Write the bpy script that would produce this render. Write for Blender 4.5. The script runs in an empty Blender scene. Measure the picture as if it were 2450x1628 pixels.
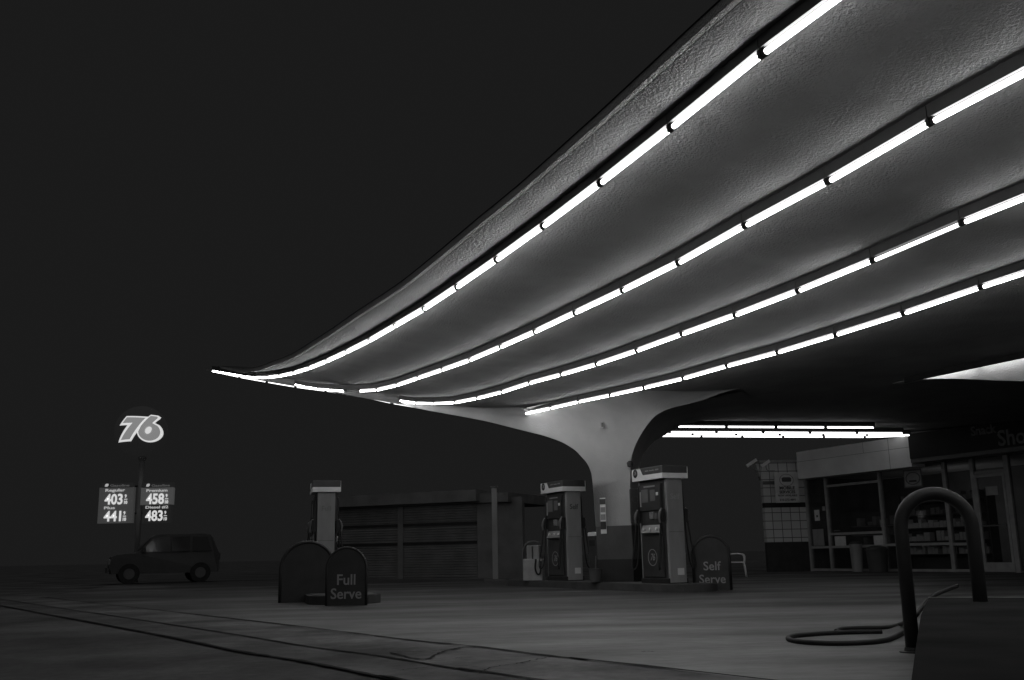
import bpy, bmesh, math, random
from mathutils import Vector as V, Matrix
S = bpy.context.scene
COL = S.collection
random.seed(7)
R = math.radians

# ------------------------------------------------------------------ camera
FPX = 2400.0; PITCH = 12.1; ROLL = 0.02
cam_d = bpy.data.cameras.new('camera'); cam = bpy.data.objects.new('camera', cam_d); COL.objects.link(cam)
CAM = V((0, 0, .75))
Fw = V((0, math.cos(R(PITCH)), math.sin(R(PITCH)))); Up = V((0, -math.sin(R(PITCH)), math.cos(R(PITCH)))); Rt = V((1, 0, 0))
Rr = Rt*math.cos(ROLL) - Up*math.sin(ROLL); Ur = Up*math.cos(ROLL) + Rt*math.sin(ROLL)
m = Matrix((Rr, Ur, -Fw)).transposed().to_4x4(); m.translation = CAM
cam.matrix_world = m
cam_d.sensor_width = 36; cam_d.lens = 36*FPX/2450; cam_d.clip_start = .05; cam_d.clip_end = 2000
S.camera = cam

# ------------------------------------------------------------------ world: night sky, added fill light behind the viewer
SKY = .0106; FILL = .075
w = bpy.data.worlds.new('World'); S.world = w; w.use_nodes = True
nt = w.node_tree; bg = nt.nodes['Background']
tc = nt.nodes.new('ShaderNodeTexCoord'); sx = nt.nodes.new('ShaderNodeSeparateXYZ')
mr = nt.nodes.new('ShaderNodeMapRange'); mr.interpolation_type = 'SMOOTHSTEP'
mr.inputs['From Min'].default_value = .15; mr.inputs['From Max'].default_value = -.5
mr.inputs['To Min'].default_value = SKY; mr.inputs['To Max'].default_value = FILL
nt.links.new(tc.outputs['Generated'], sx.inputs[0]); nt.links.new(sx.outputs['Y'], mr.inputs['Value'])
mz = nt.nodes.new('ShaderNodeMapRange'); mz.interpolation_type = 'SMOOTHSTEP'      # added fill light overhead, above the view
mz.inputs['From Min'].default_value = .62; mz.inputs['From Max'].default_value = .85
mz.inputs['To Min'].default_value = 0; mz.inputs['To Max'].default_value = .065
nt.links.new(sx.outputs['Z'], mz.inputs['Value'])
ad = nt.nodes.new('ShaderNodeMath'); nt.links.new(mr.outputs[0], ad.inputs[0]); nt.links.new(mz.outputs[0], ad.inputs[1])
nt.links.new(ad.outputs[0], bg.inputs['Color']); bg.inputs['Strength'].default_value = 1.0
S.view_settings.view_transform = 'Standard'; S.view_settings.look = 'None'
S.view_settings.exposure = 0; S.view_settings.gamma = 1; S.view_settings.use_curve_mapping = False
try:
    S.cycles.max_bounces = 6; S.cycles.diffuse_bounces = 4; S.cycles.glossy_bounces = 3; S.cycles.transparent_max_bounces = 8
    S.cycles.use_denoising = True; S.cycles.sample_clamp_indirect = 4; S.cycles.caustics_reflective = False
except Exception: pass
TUBE = 16

# ------------------------------------------------------------------ pixel helpers (photograph 2450 x 1628)
def ray(px, py):
    d = Fw + Rr*((px-1225)/FPX) - Ur*((py-814)/FPX)
    return d/d.y
def at_y(px, py, y): return CAM + ray(px, py)*y
def at_ground(px, py, z=0.0):
    d = ray(px, py); return CAM + d*((z-CAM.z)/d.z)
def at_plane(px, py, p0, n):
    d = ray(px, py); return CAM + d*((p0-CAM).dot(n)/d.dot(n))
E1 = V((.427, -.904, 0)).normalized()      # along the islands, towards the viewer
E2 = V((-E1.y, E1.x, 0))                   # across, away to the right
ANG = math.atan2(E1.y, E1.x)

# ------------------------------------------------------------------ materials
def mat(name, c, rough=.7, spec=.3, vary=.15, scale=3, bump=0, bscale=60, emit=0, metal=0, coat=0, stretch=(1,1,1)):
    m = bpy.data.materials.new(name); m.use_nodes = True; n = m.node_tree.nodes; l = m.node_tree.links
    b = n['Principled BSDF']
    b.inputs['Roughness'].default_value = rough; b.inputs['Specular IOR Level'].default_value = spec
    b.inputs['Metallic'].default_value = metal
    if emit:
        b.inputs['Base Color'].default_value = (c, c, c, 1)
        b.inputs['Emission Color'].default_value = (1, 1, 1, 1); b.inputs['Emission Strength'].default_value = emit
        return m
    t = n.new('ShaderNodeTexCoord'); mp = n.new('ShaderNodeMapping'); mp.inputs['Scale'].default_value = stretch
    l.new(t.outputs['Object'], mp.inputs[0])
    no = n.new('ShaderNodeTexNoise'); no.inputs['Scale'].default_value = scale; no.inputs['Detail'].default_value = 6
    l.new(mp.outputs[0], no.inputs['Vector'])
    r = n.new('ShaderNodeMapRange'); r.inputs['From Min'].default_value = .3; r.inputs['From Max'].default_value = .7
    r.inputs['To Min'].default_value = c*(1-vary); r.inputs['To Max'].default_value = c*(1+vary)
    l.new(no.outputs['Fac'], r.inputs['Value']); l.new(r.outputs[0], b.inputs['Base Color'])
    if bump:
        n2 = n.new('ShaderNodeTexNoise'); n2.inputs['Scale'].default_value = bscale; n2.inputs['Detail'].default_value = 5; n2.inputs['Roughness'].default_value = .6
        l.new(mp.outputs[0], n2.inputs['Vector'])
        bp = n.new('ShaderNodeBump'); bp.inputs['Strength'].default_value = min(bump, 1); bp.inputs['Distance'].default_value = .036
        l.new(n2.outputs['Fac'], bp.inputs['Height']); l.new(bp.outputs[0], b.inputs['Normal'])
    m['n'] = 1
    return m

M = {}
M['soffit'] = mat('stucco', .305, .9, .1, .12, 1.3, 1.0, 33, stretch=(1, 1, 1))
M['stucco_edge'] = mat('stucco_edge', .6, .9, .1, .12, 1.5, .8, 33)
M['column_paint'] = mat('column_paint', .44, .8, .2, .10, 1.6, .35, 30)
M['column_grey'] = mat('column_grey', .09, .7, .2, .15, 2, .2, 30)
M['column_foot'] = mat('column_foot', .035, .7, .2, .2, 2)
M['roof'] = mat('roof_felt', .08, .95, .1, .2, 1)
M['housing'] = mat('fixture_metal', .075, .5, .3, .1, 6)
M['socket'] = mat('lamp_socket', .02, .6, .2)
M['tube'] = mat('tube_glass', .8, emit=TUBE)
M['tube_dim'] = mat('tube_glass_failing', .8, emit=3)
M['tube_edge'] = mat('tube_glass_rear', .8, emit=2.2)
M['tube_cove'] = mat('tube_glass_cove', .8, emit=10)
M['tube_far'] = mat('tube_glass_far', .8, emit=4.0)
M['tube_off'] = mat('tube_glass_dead', .5, .3, .5)
M['white'] = mat('white_paint', .78, .5, .4, .08, 4)
M['trim'] = mat('aluminium_trim', .34, .45, .4, .15, 5)
M['lightgrey'] = mat('brushed_panel', .28, .4, .5, .2, 3, stretch=(1, 1, .3))
M['midgrey'] = mat('grey_paint', .13, .5, .4, .15, 4)
M['dark'] = mat('dark_enamel', .045, .45, .4, .2, 4)
M['black'] = mat('black_rubber', .022, .6, .35, .2, 8)
M['blackgloss'] = mat('black_gloss', .027, .5, .6, .2, 5)
M['chrome'] = mat('chrome', .6, .2, .5, .05, 5, metal=1)
M['fasciawhite'] = mat('fascia_sheet', .78, .5, .3, .1, 1.2)
M['fasciadark'] = mat('fascia_dark', .035, .7, .2, .15, 1.2)
M['letter'] = mat('letter_plastic', .34, .6, .3, .1, 3)
M['letterdim'] = mat('letter_plastic_dark', .2, .6, .3, .1, 3)
M['wall'] = mat('block_wall', .19, .9, .1, .2, 1.5, .4, 20)
M['poster'] = mat('poster_paper', .6, .7, .2, .1, 5)
M['ink'] = mat('printed_ink', .07, .7, .2, .1, 5)
M['cap_dark'] = mat('pump_cap_band', .07, .45, .4, .15, 5)
M['carpaint'] = mat('car_paint', .05, .5, .5, .15, 1.5)
M['carglass'] = mat('car_glass', .02, .12, .5, .1, 2)
M['em_bright'] = mat('sign_lit_white', .8, emit=.62)
M['em_dim'] = mat('sign_lit_grey', .3, emit=.028)
M['em_dim2'] = mat('sign_lit_panel', .3, emit=.045)
M['em_dark'] = mat('sign_lit_box_dark', .04, emit=.010)
M['em_head'] = mat('sign_lit_heading', .3, emit=.06)
M['em_word'] = mat('sign_lit_word', .8, emit=.36)
M['em_76'] = mat('sign_lit_numeral', .5, emit=.20)
M['em_76o'] = mat('sign_lit_outline', .8, emit=.62)

def glassmat():
    m = bpy.data.materials.new('window_glass'); m.use_nodes = True; n = m.node_tree.nodes; l = m.node_tree.links
    n.remove(n['Principled BSDF']); o = n['Material Output']
    a = n.new('ShaderNodeBsdfTransparent'); a.inputs[0].default_value = (.8, .8, .8, 1)
    g = n.new('ShaderNodeBsdfGlossy'); g.inputs['Roughness'].default_value = .04; g.inputs[0].default_value = (.6, .6, .6, 1)
    lw = n.new('ShaderNodeLayerWeight'); pw = n.new('ShaderNodeMath'); pw.operation = 'POWER'; pw.inputs[1].default_value = 4; l.new(lw.outputs['Facing'], pw.inputs[0])
    f = n.new('ShaderNodeMath'); f.operation = 'MULTIPLY_ADD'; f.inputs[1].default_value = .6; f.inputs[2].default_value = .04; l.new(pw.outputs[0], f.inputs[0])
    x = n.new('ShaderNodeMixShader'); l.new(f.outputs[0], x.inputs[0]); l.new(a.outputs[0], x.inputs[1]); l.new(g.outputs[0], x.inputs[2])
    l.new(x.outputs[0], o.inputs[0]); return m
M['glass'] = glassmat()

def tilemat():
    m = bpy.data.materials.new('white_wall_tile'); m.use_nodes = True; n = m.node_tree.nodes; l = m.node_tree.links
    b = n['Principled BSDF']; b.inputs['Roughness'].default_value = .3
    t = n.new('ShaderNodeTexCoord'); s = n.new('ShaderNodeSeparateXYZ'); c = n.new('ShaderNodeCombineXYZ')
    l.new(t.outputs['Object'], s.inputs[0]); l.new(s.outputs['X'], c.inputs['X']); l.new(s.outputs['Z'], c.inputs['Y'])
    br = n.new('ShaderNodeTexBrick'); br.offset = 0; br.inputs['Scale'].default_value = 1
    br.inputs['Brick Width'].default_value = .33; br.inputs['Row Height'].default_value = .29; br.inputs['Mortar Size'].default_value = .014
    br.inputs['Color1'].default_value = (.62, .62, .62, 1); br.inputs['Color2'].default_value = (.56, .56, .56, 1); br.inputs['Mortar'].default_value = (.12, .12, .12, 1)
    l.new(c.outputs[0], br.inputs['Vector']); l.new(br.outputs['Color'], b.inputs['Base Color']); return m
M['tile'] = tilemat()

def groundmat(name, c, rough, c2=None, patch=.5, stretch=(1, 1, 1), spec=.5):
    m = bpy.data.materials.new(name); m.use_nodes = True; n = m.node_tree.nodes; l = m.node_tree.links
    b = n['Principled BSDF']; b.inputs['Specular IOR Level'].default_value = spec
    t = n.new('ShaderNodeTexCoord'); mp = n.new('ShaderNodeMapping'); mp.inputs['Scale'].default_value = stretch; mp.inputs['Rotation'].default_value = (0, 0, -.35)
    l.new(t.outputs['Object'], mp.inputs[0])
    a = n.new('ShaderNodeTexNoise'); a.inputs['Scale'].default_value = patch; a.inputs['Detail'].default_value = 5; a.inputs['Roughness'].default_value = .55
    f = n.new('ShaderNodeTexNoise'); f.inputs['Scale'].default_value = 9; f.inputs['Detail'].default_value = 9; f.inputs['Roughness'].default_value = .7
    l.new(mp.outputs[0], a.inputs[0]); l.new(mp.outputs[0], f.inputs[0])
    r = n.new('ShaderNodeMapRange'); r.inputs['From Min'].default_value = .33; r.inputs['From Max'].default_value = .67
    r.inputs['To Min'].default_value = c*.42; r.inputs['To Max'].default_value = c*1.55
    l.new(a.outputs['Fac'], r.inputs['Value'])
    r2 = n.new('ShaderNodeMapRange'); r2.inputs['From Min'].default_value = .3; r2.inputs['From Max'].default_value = .7
    r2.inputs['To Min'].default_value = .6; r2.inputs['To Max'].default_value = 1.4; l.new(f.outputs['Fac'], r2.inputs['Value'])
    mu = n.new('ShaderNodeMath'); mu.operation = 'MULTIPLY'; l.new(r.outputs[0], mu.inputs[0]); l.new(r2.outputs[0], mu.inputs[1])
    if name.startswith('forecourt'):      # paving colour darkens beyond the near ground, along a noisy edge
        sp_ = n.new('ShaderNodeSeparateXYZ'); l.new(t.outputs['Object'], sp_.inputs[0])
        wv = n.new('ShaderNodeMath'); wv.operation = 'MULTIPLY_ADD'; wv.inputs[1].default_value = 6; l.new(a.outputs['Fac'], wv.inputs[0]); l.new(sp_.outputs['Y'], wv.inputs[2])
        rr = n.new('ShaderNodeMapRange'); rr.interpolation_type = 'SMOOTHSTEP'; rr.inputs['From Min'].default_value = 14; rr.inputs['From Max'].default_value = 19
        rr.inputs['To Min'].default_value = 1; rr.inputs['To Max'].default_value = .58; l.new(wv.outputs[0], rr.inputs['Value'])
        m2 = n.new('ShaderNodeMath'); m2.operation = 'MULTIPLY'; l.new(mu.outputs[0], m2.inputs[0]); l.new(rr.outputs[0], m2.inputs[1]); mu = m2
    l.new(mu.outputs[0], b.inputs['Base Color'])
    r3 = n.new('ShaderNodeMapRange'); r3.inputs['From Min'].default_value = .35; r3.inputs['From Max'].default_value = .65
    r3.inputs['To Min'].default_value = rough+.15; r3.inputs['To Max'].default_value = rough-.12
    l.new(a.outputs['Fac'], r3.inputs['Value']); l.new(r3.outputs[0], b.inputs['Roughness'])
    g = n.new('ShaderNodeTexNoise'); g.inputs['Scale'].default_value = 70; g.inputs['Detail'].default_value = 4; l.new(t.outputs['Object'], g.inputs[0])
    bp = n.new('ShaderNodeBump'); bp.inputs['Strength'].default_value = .5; bp.inputs['Distance'].default_value = .006
    l.new(g.outputs['Fac'], bp.inputs['Height']); l.new(bp.outputs[0], b.inputs['Normal'])
    return m
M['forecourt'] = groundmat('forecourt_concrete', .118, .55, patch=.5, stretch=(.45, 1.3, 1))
M['apron'] = groundmat('sidewalk_concrete', .10, .7, patch=.9)
M['street'] = groundmat('street_asphalt', .085, .8, patch=.5)
M['gutter'] = groundmat('gutter', .075, .7, patch=.8)
M['crack'] = mat('tar_joint', .022, .8, .1)
M['island_shade'] = mat('shadowed_concrete', .04, 1.0, .0, .2, 2)  # near island body, its colour darkened for the shadow there
M['kerb'] = mat('kerb_concrete', .075, .8, .2, .25, 3, .3, 30)

# ------------------------------------------------------------------ object helpers
def tag(o, label=None, cat=None, group=None, kind=None):
    if label: o['label'] = label
    if cat: o['category'] = cat
    if group: o['group'] = group
    if kind: o['kind'] = kind
    return o
def thing(name, label, cat, loc=(0, 0, 0), rz=0, group=None):
    o = bpy.data.objects.new(name, None); o.empty_display_size = .2; COL.objects.link(o)
    o.location = loc; o.rotation_euler = (0, 0, rz)
    return tag(o, label, cat, group)
def tree_copy(o, parent=None):
    c = o.copy(); COL.objects.link(c); c.parent = parent
    for ch in list(o.children): tree_copy(ch, c)
    return c
class MB:
    def __init__(s): s.v = []; s.f = []; s.sm = False
    def face(s, pts):
        b = len(s.v); s.v += [tuple(p) for p in pts]; s.f.append(tuple(range(b, b+len(pts)))); return s
    def box(s, x0, x1, y0, y1, z0, z1, T=None):
        b = len(s.v)
        P = [(x, y, z) for z in (z0, z1) for x, y in ((x0, y0), (x1, y0), (x1, y1), (x0, y1))]
        if T: P = [tuple(T(V(p))) for p in P]
        s.v += P
        for q in ((0, 3, 2, 1), (4, 5, 6, 7), (0, 1, 5, 4), (1, 2, 6, 5), (2, 3, 7, 6), (3, 0, 4, 7)): s.f.append(tuple(b+i for i in q))
        return s
    def rbox(s, x0, x1, y0, y1, z0, z1, r=.02):
        """box with chamfered vertical edges and a chamfered top"""
        def ring(i, z): return [(x0+i+r, y0+i, z), (x1-i-r, y0+i, z), (x1-i, y0+i+r, z), (x1-i, y1-i-r, z), (x1-i-r, y1-i, z), (x0+i+r, y1-i, z), (x0+i, y1-i-r, z), (x0+i, y0+i+r, z)]
        rs = [ring(0, z0), ring(0, z1-r), ring(r*.7, z1)]
        b = len(s.v)
        for q in rs: s.v += q
        for k in range(2):
            for i in range(8): j = (i+1) % 8; s.f.append((b+k*8+i, b+k*8+j, b+k*8+8+j, b+k*8+8+i))
        s.f.append(tuple(b+16+i for i in range(8))); s.f.append(tuple(b+7-i for i in range(8)))
        return s
    def prism(s, prof, y0, y1, ax='xz'):
        """closed profile in x-z, extruded along y (or profile in y-z along x, x-y along z)"""
        def p(a, c, d): return {'xz': (a, d, c), 'yz': (d, a, c), 'xy': (a, c, d)}[ax]
        b = len(s.v); n = len(prof)
        s.v += [p(a, c, y0) for a, c in prof] + [p(a, c, y1) for a, c in prof]
        s.f.append(tuple(b+i for i in range(n))); s.f.append(tuple(b+n+n-1-i for i in range(n)))
        for i in range(n): j = (i+1) % n; s.f.append((b+i, b+n+i, b+n+j, b+j))
        return s
    def tube(s, pts, r, n=10, cap=True):
        pts = [V(p) for p in pts]; b = len(s.v); L = len(pts); up = None
        for i, p in enumerate(pts):
            d = (pts[min(i+1, L-1)]-pts[max(i-1, 0)]).normalized()
            if up is None:
                up = V((0, 0, 1)) if abs(d.z) < .9 else V((1, 0, 0))
            a = (up - d*up.dot(d)).normalized(); up = a; c = d.cross(a)
            rr = r[i] if isinstance(r, (list, tuple)) else r
            for k in range(n):
                t = 2*math.pi*k/n; s.v.append(tuple(p + a*(rr*math.cos(t)) + c*(rr*math.sin(t))))
        for i in range(L-1):
            for k in range(n): j = (k+1) % n; s.f.append((b+i*n+k, b+i*n+j, b+i*n+n+j, b+i*n+n+k))
        if cap: s.f.append(tuple(b+n-1-k for k in range(n))); s.f.append(tuple(b+(L-1)*n+k for k in range(n)))
        return s
    def lathe(s, prof, n=24, c=(0, 0)):
        b = len(s.v)
        for r_, z in prof:
            for k in range(n): t = 2*math.pi*k/n; s.v.append((c[0]+r_*math.cos(t), c[1]+r_*math.sin(t), z))
        for i in range(len(prof)-1):
            for k in range(n): j = (k+1) % n; s.f.append((b+i*n+k, b+i*n+j, b+i*n+n+j, b+i*n+n+k))
        s.f.append(tuple(b+n-1-k for k in range(n))); s.f.append(tuple(b+(len(prof)-1)*n+k for k in range(n)))
        return s
    def grid(s, rows):
        b = len(s.v); nr = len(rows); nc = len(rows[0])
        for r_ in rows: s.v += [tuple(p) for p in r_]
        for i in range(nr-1):
            for j in range(nc-1): s.f.append((b+i*nc+j, b+i*nc+j+1, b+(i+1)*nc+j+1, b+(i+1)*nc+j))
        return s
    def ring(s, c, r0, r1, y0, y1, n=32, sx=1):
        """flat ring in the x-z plane"""
        b = len(s.v)
        for k in range(n):
            t = 2*math.pi*k/n; cs, sn = math.cos(t)*sx, math.sin(t)
            s.v += [(c[0]+r0*cs, y0, c[1]+r0*sn), (c[0]+r1*cs, y0, c[1]+r1*sn), (c[0]+r1*cs, y1, c[1]+r1*sn), (c[0]+r0*cs, y1, c[1]+r0*sn)]
        for k in range(n):
            j = (k+1) % n
            for q in range(4): s.f.append((b+4*k+q, b+4*j+q, b+4*j+(q+1) % 4, b+4*k+(q+1) % 4))
        return s
    def build(s, name, m, parent=None, smooth=False, fix=True):
        me = bpy.data.meshes.new(name); me.from_pydata(s.v, [], s.f)
        if fix:
            bm = bmesh.new(); bm.from_mesh(me); bmesh.ops.recalc_face_normals(bm, faces=bm.faces); bm.to_mesh(me); bm.free()
        if smooth: me.polygons.foreach_set('use_smooth', [True]*len(me.polygons))
        me.materials.append(m)
        o = bpy.data.objects.new(name, me); COL.objects.link(o)
        if parent: o.parent = parent
        return o
def smooth_path(pts, n=8):
    pts = [V(p) for p in pts]; out = []
    for i in range(len(pts)-1):
        p0 = pts[max(i-1, 0)]; p1 = pts[i]; p2 = pts[i+1]; p3 = pts[min(i+2, len(pts)-1)]
        for k in range(n):
            t = k/n
            out.append(.5*((2*p1)+(p2-p0)*t+(2*p0-5*p1+4*p2-p3)*t*t+(3*p1-p0-3*p2+p3)*t**3))
    out.append(pts[-1]); return out
def text(name, s, size, loc, rot, m, parent=None, sx=1.0, off=0.0, ext=.004, align='CENTER', shear=0, space=1.0, dense=False):
    c = bpy.data.curves.new(name, 'FONT'); c.body = s; c.size = size; c.offset = off*size; c.extrude = ext; c.shear = shear
    c.align_x = align; c.align_y = 'CENTER'; c.space_character = space; c.resolution_u = 3
    o = bpy.data.objects.new(name, c); COL.objects.link(o)
    dg = bpy.context.evaluated_depsgraph_get(); me = bpy.data.meshes.new_from_object(o.evaluated_get(dg))
    bpy.data.objects.remove(o)
    for v in me.vertices: v.co.x *= sx
    me.materials.clear(); me.materials.append(m); me.name = name
    o = bpy.data.objects.new(name, me); COL.objects.link(o); o.location = loc; o.rotation_euler = rot
    if parent: o.parent = parent
    return o
FRONT = (R(90), 0, 0)        # lettering on a face that looks along -y
ENDX = (R(90), 0, R(90))     # lettering on a face that looks along +x
def struct(o): return tag(o, kind='structure')

# ------------------------------------------------------------------ ground
mb = MB(); N = 24
mb.face([(-600, -200, 0), (600, -200, 0), (600, 900, 0), (-600, 900, 0)])
struct(mb.build('ground', M['street']))
def gp(px, py, z): p = at_ground(px, py, 0); return V((p.x, p.y, z))
def ext(a, b, k):  # extend line beyond b
    return b + (b-a)*k
l1 = [gp(627, 1491, 0), gp(957, 1532, 0), gp(1151, 1552, 0), gp(1390, 1582.5, 0), gp(1700, 1615.6, 0)]
far1 = l1[0] + (l1[0]-l1[2]).normalized()*14; near1 = l1[-1] + (l1[-1]-l1[2]).normalized()*14
l1 = [far1]+l1+[near1]
def offs(line, d, z): # shift towards the street (left)
    o = []
    for i, p in enumerate(line):
        t = (line[min(i+1, len(line)-1)]-line[max(i-1, 0)]).normalized(); nrm = V((t.y, -t.x, 0))
        q = p + nrm*d; o.append(V((q.x, q.y, z)))
    return o
# forecourt slab (everything right of the joint)
fc = [V((p.x, p.y, .004)) for p in l1]
poly = fc + [V((60, -9, .004)), V((60, 60, .004)), V((-20, 60, .004))]
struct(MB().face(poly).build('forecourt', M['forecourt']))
# sidewalk slab and gutter, strips parallel to the joint
def strip(name, d0, d1, z, m):
    a = offs(l1, d0, z); b = offs(l1, d1, z)
    return struct(MB().grid([a, b]).build(name, m))
strip('sidewalk', .006, .95, .008, M['apron'])
strip('gutter', .95, 1.55, .006, M['gutter'])
def joint(name, pts, wd, z=.012, jag=.0):
    P = smooth_path(pts, 10); a = []; b = []
    for i, p in enumerate(P):
        t = (P[min(i+1, len(P)-1)]-P[max(i-1, 0)]).normalized(); nrm = V((t.y, -t.x, 0)); ww = wd*random.uniform(.5, 1.3)/2
        q = p + nrm*random.uniform(-jag, jag)
        a.append(V((q.x, q.y, z))+nrm*ww); b.append(V((q.x, q.y, z))-nrm*ww)
    return struct(MB().grid([a, b]).build(name, M['crack']))
joint('pavement_joint', l1, .06, .013, .006)
joint('pavement_joint', offs(l1, .95, 0), .035, .013, .004)
joint('pavement_joint', offs(l1, 1.55, 0), .05, .013, .01)
joint('pavement_crack', [gp(930, 1565, 0), gp(1010, 1582, 0), gp(1060, 1563, 0), gp(1105, 1554, 0), gp(1145, 1552, 0)], .03, .014, .012)
joint('pavement_crack', [gp(945, 1565, 0), gp(1030, 1562, 0), gp(1075, 1558, 0), gp(1110, 1552, 0)], .02, .015, .01)
joint('pavement_crack', [gp(1150, 1615, 0), gp(1175, 1602, 0), gp(1240, 1592, 0), gp(1290, 1581, 0), gp(1320, 1577, 0)], .018, .014, .012)
joint('pavement_crack', [gp(1090, 1579, 0), gp(1110, 1577, 0), gp(1130, 1577, 0)], .012, .014, .01)
joint('pavement_crack', [gp(960, 1608, 0), gp(1010, 1603, 0), gp(1060, 1596, 0), gp(1140, 1600, 0)], .012, .014, .01)
joint('pavement_crack', [gp(1535, 1564, 0), gp(1550, 1563, 0), gp(1565, 1564, 0)], .02, .014, .01)

# ------------------------------------------------------------------ canopy
ROWS = {
 1: [(1.83,6.58,4.21),(1.35,7.74,4.17),(.86,8.9,4.14),(.35,10.05,4.11),(-.16,11.2,4.10),(-.69,12.35,4.09),(-1.21,13.5,4.10),(-1.75,14.64,4.13),(-2.29,15.77,4.16),(-2.85,16.9,4.21),(-3.4,18.03,4.28),(-3.95,19.16,4.37),(-4.5,20.29,4.49),(-5.05,21.41,4.64),(-5.59,22.54,4.82),(-6.14,23.65,5.02),(-6.69,24.76,5.25),(-7.22,25.88,5.5),(-7.78,26.98,5.75),(-8.33,28.09,6.0)],
 2: [(3.42,7.57,4.10),(2.94,8.73,4.05),(2.43,9.88,4.02),(1.92,11.03,3.97),(1.4,12.18,3.96),(.87,13.32,3.96),(.34,14.47,3.96),(-.18,15.61,3.98),(-.72,16.75,4.0),(-1.27,17.88,4.05),(-1.82,19.02,4.11),(-2.36,20.15,4.17),(-2.92,21.28,4.27),(-3.46,22.4,4.44),(-3.99,23.53,4.63),(-4.54,24.64,4.85),(-5.08,25.76,5.07),(-5.63,26.87,5.32),(-6.15,27.98,5.58)],
 3: [(4.56,9.65,3.93),(4.06,10.8,3.89),(3.53,11.95,3.85),(3.0,13.09,3.83),(2.47,14.23,3.83),(1.95,15.38,3.83),(1.41,16.52,3.84),(.87,17.66,3.88),(.32,18.79,3.93),(-.22,19.93,3.95),(-.76,21.06,4.01),(-1.3,22.2,4.1),(-1.86,23.32,4.26),(-2.38,24.45,4.45),(-2.91,25.57,4.69)],
 4: [(5.72,11.82,3.82),(5.21,12.97,3.78),(4.66,14.11,3.75),(4.11,15.24,3.73),(3.56,16.37,3.74),(3.02,17.51,3.74),(2.47,18.64,3.77),(1.94,19.78,3.82),(1.38,20.91,3.87),(.83,22.05,3.91),(.28,23.18,3.96)]}
P0 = V((1.83, 6.58, 0)); UP = .138     # soffit above the tube's axis
def st(p): q = V((p[0], p[1], 0))-P0; return (q.dot(-E1), q.dot(E2))
def xy(s, t): return P0 - E1*s + E2*t
rowfit = {}
for k, pts in ROWS.items():
    ss = [(st(p)[0], p[2]) for p in pts]
    rowfit[k] = (ss, sum(st(p)[1] for p in pts)/len(pts))
def zrow(k, s):
    ss = rowfit[k][0]
    if s <= ss[0][0]:
        return ss[0][1] + min((ss[0][0]-s), 9)*.028
    if s >= ss[-1][0]:
        g = (ss[-1][1]-ss[-3][1])/(ss[-1][0]-ss[-3][0]); return ss[-1][1]+(s-ss[-1][0])*g
    for a, b in zip(ss, ss[1:]):
        if a[0] <= s <= b[0]:
            return a[1]+(b[1]-a[1])*(s-a[0])/(b[0]-a[0])
TT = [rowfit[k][1] for k in (1, 2, 3, 4)]
def sm(x, a, b):
    x = max(0, min(1, (x-a)/(b-a))); return x*x*(3-2*x)
def ztube(s, t):
    z = [zrow(k, s) for k in (1, 2, 3, 4)]
    if t <= TT[0]: return z[0]-.08*max(0, TT[0]-t-.15)
    for i in range(3):
        if t <= TT[i+1]: return z[i]+(z[i+1]-z[i])*(t-TT[i])/(TT[i+1]-TT[i])
    x = xy(s, t)
    z4 = zrow(4, min(s, 14)); base = z4+(3.80-z4)*sm(t, TT[3], TT[3]+3.5)
    far = 3.80+max(0, x.y-25.5)*.073-.025*(min(max(x.x, 2), 11.5)-7)+.05*(min(max(x.x, 11.5), 16)-11.5)
    return base+(far-base)*sm(x.y, 22.5, 25.5)*sm(x.x, 2.5, 4.0)
def zs(s, t): return ztube(s, t)+UP*(1-.75*sm(s, 23.5, 26.2))
# far edge of the left wing: a straight line in plan through the column
LA = V((2.2, 21.8, 0)); LD = V((.8, -.6, 0)); LN = V((-.6, -.8, 0))
def s_L2(t):
    # xy(s,t) on line: (P0 - E1 s + E2 t - LA).LN = 0
    return ((P0+E2*t-LA).dot(LN))/(E1.dot(LN))
sc, tcl = st(LA)
def s_end(t):
    if t <= tcl: return s_L2(t)
    if t <= 12.7: return s_L2(tcl)+(22.8-s_L2(tcl))*(t-tcl)/(12.7-tcl)
    return (26.02-.427*t)/.904
# canopy edge: (along, across) measured against the outermost row of lamps
edge_px = [(1753,0),(1650,93),(1423.6,300),(1349.6,365.4),(1246,456.7),(1153.3,530.7),(1050,616.8),(961.7,686.7),(859.7,753),(750,825.8),(702,854.7),(646.8,875.5),(594.7,884.2)]
edge = []
for px, py in edge_px:
    zc = zrow(1, edge[-1][0]+1 if edge else 0)+UP
    for it in range(60):
        d = ray(px, py); p = CAM+d*((zc-CAM.z)/d.z); s_, t_ = st(p); zc = .7*zc+.3*zs(min(s_, 26), max(t_, -2.5))
    edge.append((s_, t_))
good = sorted(edge)
good = [g for g in good if g[0] < 15]+[(26.9, .12)]
def te(s):
    g = good
    if s <= g[0][0]: return g[0][1]
    if s >= g[-1][0]: return g[-1][1]
    for a, b in zip(g, g[1:]):
        if a[0] <= s <= b[0]: return a[1]+(b[1]-a[1])*(s-a[0])/(b[0]-a[0])
canopy = thing('canopy', 'huge white swooping concrete canopy with a pointed far tip, lit from beneath over the forecourt', 'canopy', (0, 0, 0))
fr = [i/120 for i in range(121)]
SMIN = -12.0
def under(rows_t, dz=lambda s, t: 0.0, nseg=130):
    rows = []
    for tf in rows_t:
        row = []
        for i in range(nseg+1):
            u = i/nseg
            # iterate because the outer edge wanders with s
            t = tf if not callable(tf) else tf(SMIN+(s_end(.1)-SMIN)*u)
            e = s_end(t); s_ = SMIN+(e-SMIN)*u
            if callable(tf): t = tf(s_)
            p = xy(s_, t); row.append((p.x, p.y, zs(s_, t)+dz(s_, t)))
        rows.append(row)
    return rows
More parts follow.
